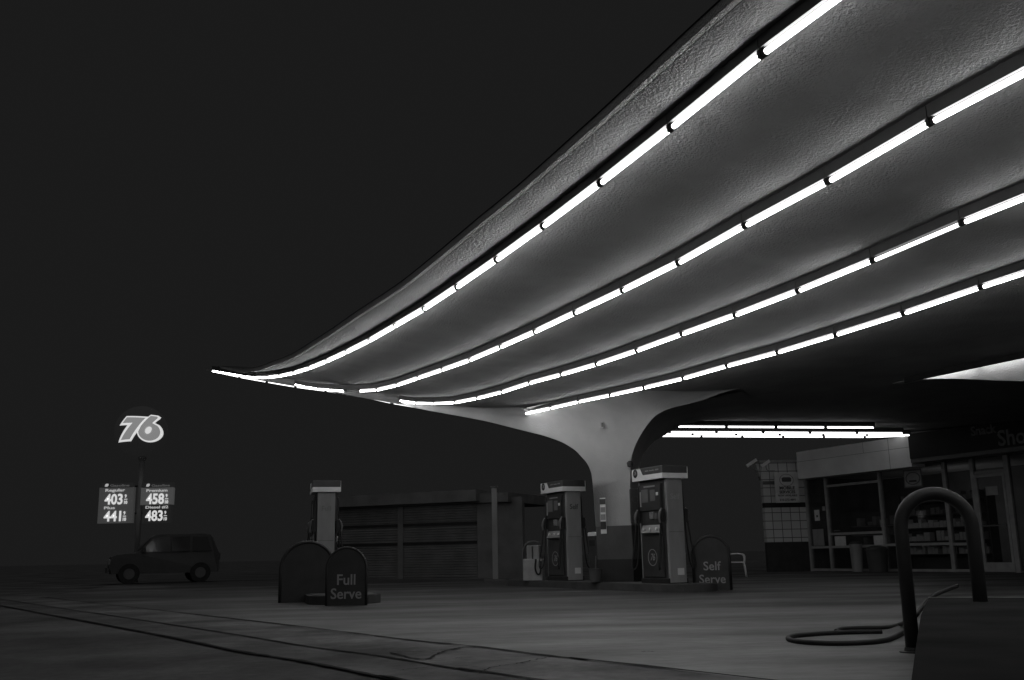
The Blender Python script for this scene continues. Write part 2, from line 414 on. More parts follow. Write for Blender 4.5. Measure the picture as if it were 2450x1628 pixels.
def toff(o, k=1.0): return lambda s: te(s)+o
ts = [toff(0), toff(.06), toff(.18)]
fixed = [.05+.155*i for i in range(1, 45)]
fixed = [t for t in fixed if t < tcl-.05]+[tcl]
mid = [lambda s: te(s)*.35+.2*.65]
soffit = MB().grid(under([toff(.075)]+[lambda s: min(te(s)+.16, .18), lambda s: min(te(s)+.3, .185)]+[.19]+fixed[1:]+[tcl+.25*i for i in range(1, 90)]))
soffit = soffit.build('soffit', M['soffit'], canopy, smooth=True)
# top of the slab
def thick(s, t): return (.07+.10*max(0, t-te(s)))*(1-.8*sm(s, 22, 26.2))
roof = MB().grid(under([toff(-.02), toff(.3), .5, 1.5, 3, 5, tcl, 8, 10, 12.7, 16, 20, 24, 29], thick))
# closing strips along the far edges
tl = [.12]+fixed+[tcl+.25*i for i in range(1, 90)]
a = []; b = []
for t in tl:
    e = s_end(t); p = xy(e, t); a.append((p.x, p.y, zs(e, t))); b.append((p.x, p.y, zs(e, t)+thick(e, t)+.0))
roof.grid([a, b]).build('roof', M['roof'], canopy)
# thin fascia round the outer rim
a0_ = []; a = []; b = []; c = []; d_ = []
for i in range(260):
    s_ = SMIN+(26.25-SMIN)*i/259; t = te(s_); p = xy(s_, t); z = zs(s_, t)
    q = p-E2*.006
    g_ = p+E2*.055*(1-sm(s_, 18, 25)); a0_.append((g_.x, g_.y, z+.05)); a.append((g_.x, g_.y, z-.006)); b.append((q.x, q.y, z-.014)); k_ = 1-.75*sm(s_, 20, 26); c.append((q.x, q.y, z+.058*k_)); d_.append((p.x, p.y, z+.075*k_))
MB().grid([a0_, a, b, c, d_]).build('edge_trim', M['stucco_edge'], canopy)
# seam across the flat middle of the soffit
a = []; b = []
for i in range(60):
    s_ = -11+22.6*i/59
    for lst, t in ((a, 8.64), (b, 8.66)):
        p = xy(s_, t); lst.append((p.x, p.y, zs(s_, t)-.006))
MB().grid([a, b]).build('seam', M['midgrey'], canopy)
# small downstand that hides the lamps of the inner bay
co = MB()
for i in range(20):
    s0 = -10+18.8*i/20; s1 = -10+18.8*(i+1)/20
    q = []
    for t in (10.42, 10.46):
        for s_ in (s0, s1):
            p = xy(s_, t); q.append((p.x, p.y, 3.83)); q.append((p.x, p.y, 3.99))
    bq = len(co.v); co.v += q
    for f in ((0, 2, 3, 1), (4, 5, 7, 6), (0, 4, 6, 2)): co.f.append(tuple(bq+k for k in f))
co.build('light_baffle', M['column_foot'], canopy)
bm_ = MB(); rw = [[], [], [], []]
for i in range(40):
    s_ = -10+19.4*i/39; zb_ = 3.93-.56*sm(9.1-s_, -.2, 3.9)
    for k_, (t_, z_) in enumerate(((10.75, 3.99), (10.75, zb_), (11.0, zb_), (11.0, 3.99))):
        p = xy(s_, t_); rw[k_].append((p.x, p.y, z_))
bm_.grid(rw).build('inner_beam', M['column_paint'], canopy)

# ---- column with its two arches
LOUT = [(494.5,886.8),(580,901.5),(667,917),(758,932.5),(830,945.5),(900,958),(974,972),(1031,983.6),(1093.6,995),(1164.7,1008.6),(1218,1022),(1271.5,1035.3),(1300,1042.5),(1339,1056),(1360,1067),(1377.5,1079),(1390,1092),(1403,1107),(1411,1122),(1416,1140),(1419,1165),(1422,1205),(1426.6,1266),(1431,1339.5),(1433,1400)]
ROUT = [(1517,1402),(1515,1339),(1511,1262),(1508,1180),(1508,1130),(1510.5,1097),(1520,1066),(1536,1036),(1556,1008),(1576,990),(1607,977),(1658,964.5),(1722,949),(1775,938)]
def dens(pts, n=4):
    P = smooth_path([V((x, y, 0)) for x, y in pts], n); return [(p.x, p.y) for p in P]
def onL(px, py):
    p = at_plane(px, py, LA, LN); return ((p-LA).dot(LD), p.z)
ac = onL(1463, 1200)[0]
def fil(a):
    r = max(.04, min(.2, .2-.03*(-2.4-a)))  if a < -2.4 else min(1.15, .25+.42*(a+2.4))
    return r+(.14-r)*sm(a, 1.2, 2.7)
def facept(a, z, extra=0.0):
    base = LA+LD*a; s_, t_ = st(base); zt = zs(min(s_, s_end(t_)), t_); r = fil(a)
    z = min(z, zt); k = max(0, min(1, (z-(zt-r))/r)); o = r*(1-math.sqrt(max(0, 1-k*k)))
    crease = 0
    if a > ac: crease = -.10*(a-ac)*(1-sm(z, 2.2, 3.2))
    p = base+LN*(o+crease+extra)
    return V((p.x, p.y, z))
def refine(px, py):
    o = 0
    for it in range(25):
        p = at_plane(px, py, LA+LN*o, LN); a = (p-LA).dot(LD); q = facept(a, p.z); o = .5*o+.5*(q-LA).dot(LN)
    return (a, p.z)
lo = [refine(*p) for p in dens(LOUT)]; ro = [refine(*p) for p in dens(ROUT)]
aL0, aR1 = lo[0][0], ro[-1][0]
def topz(a):
    base = LA+LD*a; s_, t_ = st(base); r = fil(a); p = base+LN*r; s2, t2 = st(p); return zs(min(s2, s_end(t2)), t2)
B = lo+ro
# arc-length fractions for the upper boundary
Ls = [0]
for (a0, z0), (a1, z1) in zip(B, B[1:]): Ls.append(Ls[-1]+math.hypot(a1-a0, (z1-z0)*.35))
rows = []
NV = 22
for (a0, z0), l in zip(B, Ls):
    at = aL0+(aR1-aL0)*l/Ls[-1]
    at = .5*at+.5*max(aL0, min(aR1, a0))
    row = []
    for k in range(NV+1):
        v = k/NV; base_t = LA+LD*at; s_, t_ = st(base_t); zt = zs(min(s_, s_end(t_)), t_)
        z0c = min(z0, zt-.02); z0c += (zt-.004-z0c)*sm(a0, 2.1, aR1)
        z = z0c+(zt-z0c)*(1-(1-v)**1.6); a = a0+(at-a0)*(v**1.5)
        row.append(facept(a, z))
    rows.append(row)
col = MB().grid(rows)
# dark underside of the right-hand arch
BACK = [(1539,1404,22.0),(1537,1339,22.0),(1534,1262,22.0),(1530.5,1180,22.0),(1530,1130,22.05),(1532,1106,22.1),(1541,1084,22.3),(1561,1059,22.6),(1589,1043,23.1),(1617,1024,23.6),(1645,1014,24.1),(1690,1006,24.6),(1760,1002,25),(1850,1001,25.3)]
bk = [at_y(*p) for p in BACK]; bk = smooth_path(bk, 4)
frt = [facept(a, z) for a, z in ro]
rows = []
for p, q in zip(frt, bk): rows.append([p.lerp(q, k/4) for k in range(5)])
# left arch underside and the rear faces
rows2 = []; back_off = V((.24, .32, 0))
for a, z in lo:
    p = facept(a, z); rows2.append([p, p+back_off])
rear = []
for a, z in lo:
    p = facept(a, z)+back_off; base = LA+LD*a; s_, t_ = st(base); rear.append([p, V((p.x, p.y, max(p.z, zs(min(s_, s_end(t_)), t_)+.05)))])
for q in bk: rear.append([q, V((q.x, q.y, 4.12))])
col.grid(rows2)
MB().grid(rows).build('arch_underside', M['soffit'], canopy, smooth=True)
MB().grid(rear).build('column_rear', M['column_paint'], canopy)
col.build('column', M['column_paint'], canopy, smooth=True)
def band(name, z0, z1, o, m):
    def edge_at(lst, z):
        best = min(lst, key=lambda q: abs(q[1]-z)); return best[0]
    b = MB(); rr = []
    for z in (z0, z1):
        aL = edge_at(lo[-24:], z); aR = edge_at(ro[:20], z)
        pL = facept(aL-.004, z, o); pm = facept(ac, z, o); pR = facept(aR+.004, z, o)
        qR = at_y(1536, 1300, 22.0); qR = V((qR.x+.01, qR.y, z))
        rr.append([V((pL.x, pL.y, z))+back_off, pL, pm, pR, qR])
    return b.grid(rr).build(name, m, canopy)
band('painted_base', .62, 1.32, .006, M['column_grey'])
band('plinth', 0, .62, .012, M['column_foot'])

# ------------------------------------------------------------------ lamps under the canopy
def fixture(tubemat='tube', housing=True, L=1.255, rad=.021):
    t = thing('strip_light', 'x', 'strip light')
    if housing:
        MB().box(-L/2+.002, L/2-.002, -.036, .036, .036, UP+.012).build('housing', M['housing'], t)
    tb = MB().tube([(-L/2+.038, 0, 0), (L/2-.038, 0, 0)], rad, 12).build('tube', M[tubemat], t, smooth=False)
    tb.data.polygons.foreach_set('use_smooth', [True]*len(tb.data.polygons))
    for s_ in (-1, 1):
        x0, x1 = sorted((s_*(L/2-.038), s_*(L/2-.005)))
        MB().box(x0, x1, -.022, .022, -.022, .04).build('socket', M['socket'], t)
    return t
protos = {'tube': fixture('tube'), 'tube_dim': fixture('tube_dim'), 'tube_off': fixture('tube_off'), 'tube_far': fixture('tube_far'), 'tube_edge': fixture('tube_edge', False, rad=.014)}
used = set()
def place(p, q, label, group, kind='tube'):
    p = V(p); q = V(q)
    o = protos[kind] if kind not in used else tree_copy(protos[kind]); used.add(kind)
    d = (q-p).normalized(); y = V((0, 0, 1)).cross(d).normalized(); z = d.cross(y)
    mm = Matrix((d, y, z)).transposed().to_4x4(); mm.translation = (p+q)/2; o.matrix_world = mm
    o['label'] = label; o['group'] = group
    return o
ORD = ['first', 'second', 'third', 'fourth', 'fifth', 'sixth', 'seventh', 'eighth', 'ninth', 'tenth', 'eleventh', 'twelfth', 'thirteenth', 'fourteenth', 'fifteenth', 'sixteenth', 'seventeenth', 'eighteenth', 'nineteenth', 'twentieth', 'twenty-first', 'twenty-second', 'twenty-third', 'twenty-fourth', 'twenty-fifth', 'twenty-sixth', 'twenty-seventh', 'twenty-eighth', 'twenty-ninth']
RN = {1: 'outermost canopy row', 2: 'second row in from the rim', 3: 'third row in from the rim', 4: 'fourth row, over the column'}
for k, pts in ROWS.items():
    P = [V(p) for p in pts]
    tm = rowfit[k][1]
    if k == 1:
        for _ in range(1): P.append(P[-1]+(P[-1]-P[-2]))
    n_ext = {1: 6, 2: 5, 3: 5, 4: 5}[k]
    for i in range(n_ext):
        s_ = st(P[0])[0]-1.26; x = P[0]+E1*1.26; P.insert(0, V((x.x, x.y, zrow(k, s_))))
    P = P[::-1]      # from the far end towards the viewer
    for i in range(len(P)-1):
        kd = 'tube'; extra = 'glowing'
        if k == 2 and i == 4: kd = 'tube_off'; extra = 'dead unlit'
        if k == 3 and i == len(P)-2-n_ext: kd = 'tube_dim'; extra = 'weakly glowing'
        place(P[i], P[i+1], '%s tube, %s from the left end of the %s' % (extra, ORD[i], RN[k]), 'strip lights in the long rows under the canopy', kd)
# lamps along the far straight edge of the left wing
a0 = (V((-9.26, 30.4, 0))-LA).dot(LD); i = 0
while a0+1.26*(i+1) < -3.0:
    pts = []
    for j in (i, i+1):
        aa = a0+.05+1.26*j; zz = min(lo, key=lambda q: abs(q[0]-aa))[1]
        b_ = LA+LD*aa-LN*.05; pts.append((b_.x, b_.y, zz+.004))
    place(pts[0], pts[1], 'glowing tube on the straight back edge of the canopy wing, %s from the pointed tip' % ORD[i], 'strip lights on the back edge of the canopy wing', 'tube_edge'); i += 1
FAR = [('highest in view', 25.5, 9.2, 5), ('second from top', 27.0, 10.5, 6), ('third from top', 29.0, 11.47, 7), ('lowest in view', 31.0, 12.1, 7)]
for nm, y, xr, n in FAR:
    for i in range(n):
        pts = []
        for j in (i+1, i):
            x = xr-1.26*j; s_, t_ = st((x, y)); pts.append((x, y, zs(s_, t_)-UP-{27.0: .07, 29.0: .03}.get(y, 0)))
        place(pts[0], pts[1], 'glowing far bay tube, %s from the right in the row %s' % (ORD[i], nm), 'strip lights in the far bay of the canopy', 'tube_far')
cl = fixture('tube_cove', False, rad=.02)
for i in range(14):
    o = cl if i == 0 else tree_copy(cl)
    s0 = 8.6-1.26*i; p = xy(s0, 10.64); q = xy(s0-1.26, 10.64); d = (q-p).normalized(); y = V((0, 0, 1)).cross(d); mm = Matrix((d, y, V((0, 0, 1)))).transposed().to_4x4()
    mm.translation = V(((p.x+q.x)/2, (p.y+q.y)/2, 3.905)); o.matrix_world = mm
    o['label'] = 'glowing tube behind the baffle of the inner bay, %s from its far end' % ORD[i]; o['group'] = 'cove lamps of the inner bay'
# ------------------------------------------------------------------ pump islands
def frame_pt(o, x, y, z=0):   # local frame: x along E1 (towards viewer), y along E2
    return V((o[0], o[1], 0))+E1*x+E2*y+V((0, 0, z))
def rounded(x0, x1, hw, n=10):
    p = []
    for k in range(n+1): t = -math.pi/2+math.pi*k/n; p.append((x1-hw+hw*math.cos(t), hw*math.sin(t)))
    for k in range(n+1): t = math.pi/2+math.pi*k/n; p.append((x0+hw+hw*math.cos(t), hw*math.sin(t)))
    return p
def island(label, loc, x0, x1, hw, rz=ANG):
    t = thing('pump_island', label, 'pump island', loc, rz)
    MB().prism(rounded(x0, x1, hw), 0, .145, 'xy').build('kerb', M['kerb'], t)
    MB().prism(rounded(x0+.09, x1-.09, hw-.09), .145, .152, 'xy').build('island_top', M['column_grey'], t)
    return t
island('low rounded concrete island carrying the white column and two self serve pumps', (2.25, 21.95, 0), -5.1, 2.9, .62)
island('low rounded concrete island of the full serve pump, at left in the dark', (-4.2, 22.5, 0), -3, 5.6, .62, R(-75.5))

def numeral76(parent, c, h, m, face, ext_=.006):
    """outlined numerals 76 drawn from slanted strokes; c = centre on the face, h = height"""
    x, y, z = c
    t = text('numeral', '76', h*1.35, c, face, m, parent, sx=.85, off=.02, ext=ext_, shear=.35, space=.85)
    return t
def pump(label, loc, word, wordmat, endmat, rz=ANG):
    t = thing('fuel_pump', label, 'fuel pump', loc, rz, 'fuel pumps')
    W, D = .98, .46      # length, depth of the cabinet
    MB().rbox(-W/2, W/2, -D/2, D/2, 0, .10, .01).build('base', M['black'], t)
    MB().rbox(-W/2+.05, W/2-.05, -D/2+.02, D/2-.02, .10, 2.02, .015).build('cabinet', M['dark'], t)
    # end columns, faced with light metal, running the whole height
    for s_ in (-1, 1):
        x0, x1 = sorted((s_*(W/2-.06), s_*(W/2+.015)))
        e = MB().rbox(x0, x1, -.19, .19, .02, 2.02, .008).build('end_panel', endmat, t)
        MB().box(*(sorted((s_*(W/2+.012), s_*(W/2+.019)))), -.165, .165, .98, .986).build('panel_joint', M['dark'], e)
    face = FRONT
    for sd in (-1, 1):
        y = sd*D/2; f = FRONT if sd < 0 else (R(90), 0, R(180))
        def yb(a, b): return tuple(sorted((y+sd*a, y+sd*b)))
        # bezel of the display head and its two screens
        b = MB(); b.box(-.40, .40, *yb(-.02, .022), 1.42, 1.93); b = b.build('display_head', M['blackgloss'], t)
        MB().box(-.30, -.06, *yb(.02, .028), 1.58, 1.84).build('screen', M['poster'] if False else M['midgrey'], b)
        MB().box(.02, .20, *yb(.02, .028), 1.60, 1.82).build('screen', M['midgrey'], b)
        MB().box(-.20, .20, *yb(.02, .030), 1.875, 1.905).build('price_strip', M['lightgrey'], b)
        MB().box(.24, .31, *yb(.02, .034), 1.70, 1.76).build('card_slot', M['white'], b)
        MB().box(-.35, -.32, *yb(.02, .034), 1.50, 1.80).build('edge_light', M['trim'], b)
        k = MB()
        k.box(-.06, .09, *yb(-.01, .012), 1.25, 1.39)
        for r_ in range(3):
            for c_ in range(3): k.box(-.05+.05*c_, -.02+.05*c_, *yb(.011, .022), 1.36-.045*r_, 1.385-.045*r_)
        k.build('keypad', M['lightgrey'], t)
        MB().box(.12, .22, *yb(0, .02), 1.24, 1.36).build('receipt_slot', M['midgrey'], t)
        # grade buttons on a tilted tray
        tr = MB(); yo = y+sd*.06
        tr.face([(-.34, y, 1.13), (.34, y, 1.13), (.34, yo, .98), (-.34, yo, .98)]); tr.face([(-.34, yo, .98), (.34, yo, .98), (.34, y, .95), (-.34, y, .95)])
        tr.face([(-.34, y, 1.13), (-.34, yo, .98), (-.34, y, .95)]); tr.face([(.34, y, 1.13), (.34, yo, .98), (.34, y, .95)])
        tr = tr.build('grade_tray', M['lightgrey'], t)
        for xx in (-.22, 0, .22):
            bb = MB().tube([(xx, y+sd*.03, 1.05), (xx, y+sd*.062, 1.055)], .027, 12).build('button', M['white'], tr)
        # lower door with a ringed numeral
        dr = MB(); dr.box(-.38, .38, *yb(-.02, .008), .13, .90); dr = dr.build('lower_door', M['dark'], t)
        MB().ring((-.02, .50), .150, .163, *yb(.006, .012), 36).build('ring', M['letter'], dr)
        text('numeral', '76', .19, (-.02, y+sd*.012, .50), f, M['letter'], dr, sx=.95, off=.0, shear=.3, space=.9, ext=.002)
    # cap
    CW, CD = .55, .30
    cp = MB().rbox(-CW, CW, -CD, CD, 2.125, 2.27, .012).build('cap', M['cap_dark'], t)
    st_ = MB()
    for sd in (-1, 1):
        yo = sd*(CD+.004)
        pts = [(-CW-.003, 2.02), (CW+.003, 2.02), (CW+.003, 2.115), (-.14, 2.115), (-.24, 2.258), (-CW-.003, 2.258)]
        if sd > 0: pts = [(-a_, c_) for a_, c_ in pts]
        st_.prism(pts, *sorted((sd*(CD-.003), yo)))
    st_.box(-CW-.003, CW+.003, -CD+.003, CD-.003, 2.02, 2.124)
    st_.box(CW-.002, CW+.004, -CD-.003, CD+.003, 2.0201, 2.118).box(-CW-.004, -CW+.002, -CD-.003, CD+.003, 2.0201, 2.118)
    st_.build('cap_band', M['white'], cp)
    for sd in (-1, 1):
        f = FRONT if sd < 0 else (R(90), 0, R(180)); cx = -.45*(-sd)
        cx = -.42 if sd < 0 else .42
        y0, y1 = sorted((sd*(CD+.003), sd*(CD+.008)))
        MB().ring((cx, 2.175), 0.0, .085, y0, y1, 28).build('disc', M['column_foot'], cp)
        text('numeral', '76', .11, (cx, sd*(CD+.010), 2.175), f, M['letter'], cp, sx=.9, shear=.3, space=.9, ext=.002)
        q = MB(); random.seed(3)
        for k in range(15):
            if k in (4, 10): continue
            xx = (-.05+.033*k)*(-sd); q.box(*sorted((xx, xx+.022)), *y0y1(sd, CD), 2.185, 2.205+.010*random.random())
        q.build('small_print', M['lightgrey'], cp)
    MB().box(W/2+.014, W/2+.022, -.02, .13, .16, .29).build('sticker', M['fasciawhite'], t)
    text('word', word, .16, (W/2+.020, 0, 1.66), ENDX, wordmat, t, sx=.95, ext=.002, off=.01)
    # nozzles in holsters on the long faces with hanging hoses
    for sd in (-1, 1):
        for s_ in (-1, 1):
            x = s_*.44; y = sd*(D/2)
            hz = MB(); hz.box(x-.045, x+.045, *sorted((y-sd*.01, y+sd*.07)), 1.18, 1.42); hz = hz.build('holster', M['black'], t)
            nz = MB().tube(smooth_path([(x, y+sd*.09, 1.16), (x, y+sd*.11, 1.25), (x, y+sd*.09, 1.36), (x, y+sd*.045, 1.44)], 4), [.026]*5+[.03]*5+[.022]*3, 8).build('nozzle', M['midgrey'], t, smooth=True)
            hp = smooth_path([(x, y+sd*.09, 1.17), (x+.02*s_, y+sd*.14, .75), (x+.05*s_, y+sd*.20, .38), (x+.02*s_, y+sd*.17, .27), (x-.03*s_, y+sd*.11, .42), (x-.04*s_, y+sd*.06, 1.0), (x-.04*s_, y+sd*.03, 1.9)], 6)
            MB().tube(hp, .014, 8).build('hose', M['black'], t, smooth=True)
    return t
def y0y1(sd, CD): return tuple(sorted((sd*(CD+.002), sd*(CD+.007))))
pump('self serve fuel pump nearer the viewer, right of the column, ringed number on its door', (2.92, 20.4, .15), 'Self', M['letter'], M['lightgrey'])
pump('self serve fuel pump farther off, left of the column, dark lettering on its end', (1.13, 23.9, .15), 'Self', M['ink'], M['lightgrey'])
pump('lone fuel pump standing dark behind the full serve sign', (-4.22, 22.5, .15), 'Full', M['letterdim'], M['lightgrey'], R(-76))

pump('fuel pump on the raised island, unseen past the right edge of the view', (5.6, 8.9, .15), 'Self', M['letter'], M['lightgrey'])  # added out of view to shade the ground; the near hose leads here

# air and water unit at the far end of the island
def air_unit():
    p = at_ground(1281, 1408, 0)
    t = thing('air_unit', 'small white air and water box with a looped hose left of the far pump', 'air pump', (p.x, p.y+1.2, .15), ANG*.25)
    p = t.location; k = p.y/FPX
    MB().rbox(-.24, .24, -.16, .16, 0, .50, .02).build('cabinet', M['trim'], t)
    MB().rbox(-.15, .16, -.11, .11, .50, .82, .02).build('hose_reel', M['lightgrey'], t)
    MB().box(-.015, .015, -.125, -.10, .50, .80).build('divider', M['dark'], t)
    MB().tube(smooth_path([(-.27, 0, .45), (-.27, 0, .70), (-.16, 0, .88), (.02, 0, .92), (.16, 0, .88)], 6), .016, 8).build('hoop', M['midgrey'], t, smooth=True)
    MB().tube(smooth_path([(.10, -.18, .50), (.08, -.19, .28), (.13, -.19, .15), (.20, -.19, .18), (.22, -.18, .45)], 6), .02, 8).build('hose', M['black'], t, smooth=True)
    return t
air_unit()

# bins with towel boxes between pumps and column
def service_bin(label, x, y, h=.95):
    t = thing('service_bin', label, 'waste bin', (x, y, .15), ANG, 'service bins beside the pumps')
    MB().rbox(-.17, .17, -.17, .17, 0, h-.08, .015).build('body', M['dark'], t)
    MB().rbox(-.185, .185, -.185, .185, h-.08, h, .02).build('lid', M['fasciawhite'], t)
    MB().box(-.12, .12, -.176, -.168, h-.30, h-.17).build('slot', M['black'], t)
    return t
service_bin('dark waste bin with a white lid between the far pump and the column', 1.84, 22.75, 1.06)
t = thing('wash_station', 'small windscreen wash box on a thin post between near pump and self serve sign', 'wash box', (3.66, 20.45, .15), ANG)
MB().rbox(-.07, .07, -.09, .09, .28, .60, .015).build('box', M['midgrey'], t); MB().box(-.02, .02, -.02, .02, 0, .28).build('post', M['dark'], t)
def bucket(label, x, y):
    t = thing('squeegee_bucket', label, 'bucket', (x, y, .15), ANG, 'squeegee buckets on the island')
    MB().lathe([(.10, 0), (.12, .02), (.135, .26), (.15, .27), (.15, .29), (.12, .29)], 18).build('pail', M['column_grey'], t)
    MB().tube([(0, 0, .1), (.05, 0, .55)], .012, 8).build('squeegee', M['midgrey'], t)
    return t
bucket('small bucket with a squeegee on the kerb just left of the column', 1.66, 21.75)

# notices and small fittings on the column
def on_col(px, py, o=.02):
    a, z = refine(px, py); return facept(a, z, o)
colrot = math.atan2(LD.y, LD.x)
def plate(name, label, cat, px0, py0, px1, py1, parts, o=.012, group=None):
    a = on_col((px0+px1)/2, (py0+py1)/2, o)
    w_ = abs(px1-px0)*a.y/FPX/.9; h_ = abs(py1-py0)*a.y/FPX
    t = thing(name, label, cat, a, colrot, group)
    MB().box(-w_/2, w_/2, -.004, .004, -h_/2, h_/2).build('board', M[parts[0]], t)
    for (x0, x1, z0, z1, mm, nm) in parts[1]:
        MB().box(x0*w_, x1*w_, -.012, -.003, z0*h_, z1*h_).build(nm, M[mm], t)
    return t
plate('notice_board', 'tall narrow notice fixed to the front of the white column', 'notice', 1437, 1193, 1451, 1276,
      ('fasciawhite', [(-.48, .48, .32, .47, 'column_grey', 'heading'), (-.40, .40, .10, .24, 'lightgrey', 'paragraph'), (-.40, .40, -.12, .04, 'lightgrey', 'paragraph'), (-.48, .48, -.38, -.16, 'dark', 'picture')]))
plate('wall_lamp', 'small square lamp fitting high on the front of the column', 'lamp', 1437, 1011, 1447, 1025, ('lightgrey', [(-.1, .4, -.35, .4, 'dark', 'lens')]), .03)
def hose_box():
    p = at_y(1518, 1232, 21.75)
    t = thing('fire_extinguisher', 'dark fire extinguisher cabinet on the right side of the column', 'extinguisher', (p.x-.03, 21.35, 1.35), 0)
    MB().rbox(-.10, .13, -.06, .06, 0, .72, .02).build('cabinet', M['blackgloss'], t)
    for z in (.18, .50): MB().ring((.015, z), .05, .075, -.075, -.055, 20).build('gauge', M['dark'], t)
    MB().box(-.02, .05, -.07, -.055, .02, .08).build('tag', M['trim'], t)
hose_box()
p = at_y(1506, 1112, 21.6)
t = thing('floodlight', 'small dark floodlight on the right edge of the column', 'lamp', (p.x, 21.5, p.z), 0)
MB().lathe([(.02, -.07), (.06, -.05), (.07, .03), (.03, .07)], 14).build('head', M['dark'], t); MB().box(0, .10, .0, .03, -.02, .02).build('bracket', M['dark'], t)

# ------------------------------------------------------------------ arched signs
def arch_pts(w_, h, n=16, r=None):
    r = w_/2; P = [(-r, 0), (-r, h-r)]
    for k in range(1, n): t = math.pi-math.pi*k/n; P.append((r*math.cos(t), h-r+r*math.sin(t)*1.0))
    P += [(r, h-r), (r, 0)]; return P
def arched_sign(label, loc, rz, w_, h, words=None, panel=True, group='arched end guards of the islands', tr=.04):
    t = thing('arched_guard', label, 'sign' if words else 'guard hoop', loc, rz, group)
    fr_ = MB(); A = arch_pts(w_, h); 
    fr_.tube([(x, 0, z) for x, z in A], tr, 12).build('hoop', M['blackgloss'], t, smooth=True)
    if panel:
        pr = MB().prism(arch_pts(w_-.03, h-.01), -.012, .012, 'xz').build('panel', M['dark'], t)
    if tr > .045:
        for x in (-w_/2, w_/2): MB().lathe([(tr*1.9, 0), (tr*1.9, .012), (tr*1.25, .016), (tr*1.1, .04)], 20, (x, 0)).build('base_plate', M['blackgloss'], t)
    if words:
        text('word', words[0], .235, (0, -.018, h*.44), FRONT, M['letter'], t, sx=1.0, ext=.003, off=.012)
        text('word', words[1], .235, (0, -.018, h*.20), FRONT, M['letter'], t, sx=.98, ext=.003, off=.012)
    return t
p = at_ground(1706, 1413); arched_sign('arched dark sign reading Self Serve at the near end of the island', (p.x, p.y, 0), R(-8), .70, 1.04, ('Self', 'Serve'), tr=.03)
p = at_ground(828, 1450); arched_sign('arched dark sign reading Full Serve, at left', (p.x, p.y, 0), R(-6), .66, .92, ('Full', 'Serve'), tr=.022)
p = at_y(735, 1420, 18.4); arched_sign('wide dark hoop guard standing behind the full serve sign', (p.x, 18.4, 0), R(8), .95, 1.05, None, True, tr=.03)
# hoop close to the viewer
p = at_ground(2272, 1563)
HY = p.y
arched_sign('tall empty black hoop guard close to the viewer, in front of the shop', (p.x, HY, 0), R(-14), .49, 1.135, None, False, tr=.05)
# hoses lying on the ground near the viewer
def ghose(label, px, r=.017):
    pts = []
    for q in px:
        g_ = at_ground(q[0], q[1], r); pts.append(V((g_.x, g_.y, r)) if len(q) < 3 else at_y(q[0], q[1], q[2]))
    o = MB().tube(smooth_path(pts, 10), r, 10).build('fuel_hose', M['black'], None, smooth=True); return tag(o, label, 'hose')
ghose('long black hose lying in a flat loop on the forecourt beside the hoop guard',
      [(2160,1515),(2120,1532),(2060,1538.5),(1985,1540),(1915,1536),(1886,1529),(1900,1522),(1960,1517),(2030,1513.5),(2075,1512.5),(2110,1512)], .021)
ghose('short black hose bend lying on the forecourt behind the longer loop', [(2000,1510.5),(2015,1505),(2070,1502.5),(2120,1501.5),(2155,1494),(2185,1478,7.9),(2205,1455,8.2),(2235,1425,8.6),(2290,1402,9.2)], .019)

# raised island of the near pump; dark body also paints the shadow at bottom right
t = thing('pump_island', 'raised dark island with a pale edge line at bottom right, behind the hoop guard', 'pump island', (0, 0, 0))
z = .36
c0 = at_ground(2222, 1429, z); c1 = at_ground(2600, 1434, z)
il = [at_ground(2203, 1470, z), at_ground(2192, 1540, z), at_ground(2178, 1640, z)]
MB().prism([(c0.x, c0.y), (c1.x+.6, c1.y+.1), (c1.x+1.6, il[2].y-.8), (il[2].x-.1, il[2].y-.8)]+[(q.x, q.y) for q in il[::-1]], 0, z-.004, 'xy').build('body', M['island_shade'], t)
MB().prism([(c0.x, c0.y-.03), (c1.x+.6, c1.y+.07), (c1.x+.6, c1.y+.11), (c0.x, c0.y+.01)], z-.06, z, 'xy').build('edge_strip', M['lightgrey'], t)

# white plastic chair behind the self serve sign
def chair():
    p = at_ground(1762, 1382)
    t = thing('plastic_chair', 'white plastic armchair half hidden behind the self serve sign', 'chair', (p.x, p.y, 0), R(80))
    w_ = .26
    MB().rbox(-w_, w_, -.25, .25, .41, .44, .01).build('seat', M['fasciawhite'], t)
    bk_ = MB(); rows = []
    for k in range(9):
        x = -.25+.5*k/8; dz = -.07*(abs(x)/.25)**3; rows.append([(x*.95, .23, .44), (x, .29, .66), (x, .34, .86+dz)])
    bk_.grid(rows); rows2 = [[(q[0], q[1]+.02, q[2]) for q in r_] for r_ in rows]; bk_.grid(rows2)
    bk_.grid([[r_[2] for r_ in rows], [r_[2] for r_ in rows2]]).grid([rows[0], rows2[0]]).grid([rows[-1], rows2[-1]])
    bk_.build('backrest', M['fasciawhite'], t, smooth=True)
    for s_ in (-1, 1):
        MB().tube(smooth_path([(s_*.27, .28, .62), (s_*.29, .05, .66), (s_*.29, -.20, .65), (s_*.28, -.26, .56), (s_*.25, -.25, .42)], 4), .022, 8).build('armrest', M['fasciawhite'], t, smooth=True)
        for y0, y1 in ((-.23, -.29), (.22, .30)):
            MB().tube([(s_*.24, y0, .42), (s_*.28, y1, 0)], [.028, .018], 8).build('leg', M['fasciawhite'], t, smooth=True)
chair()

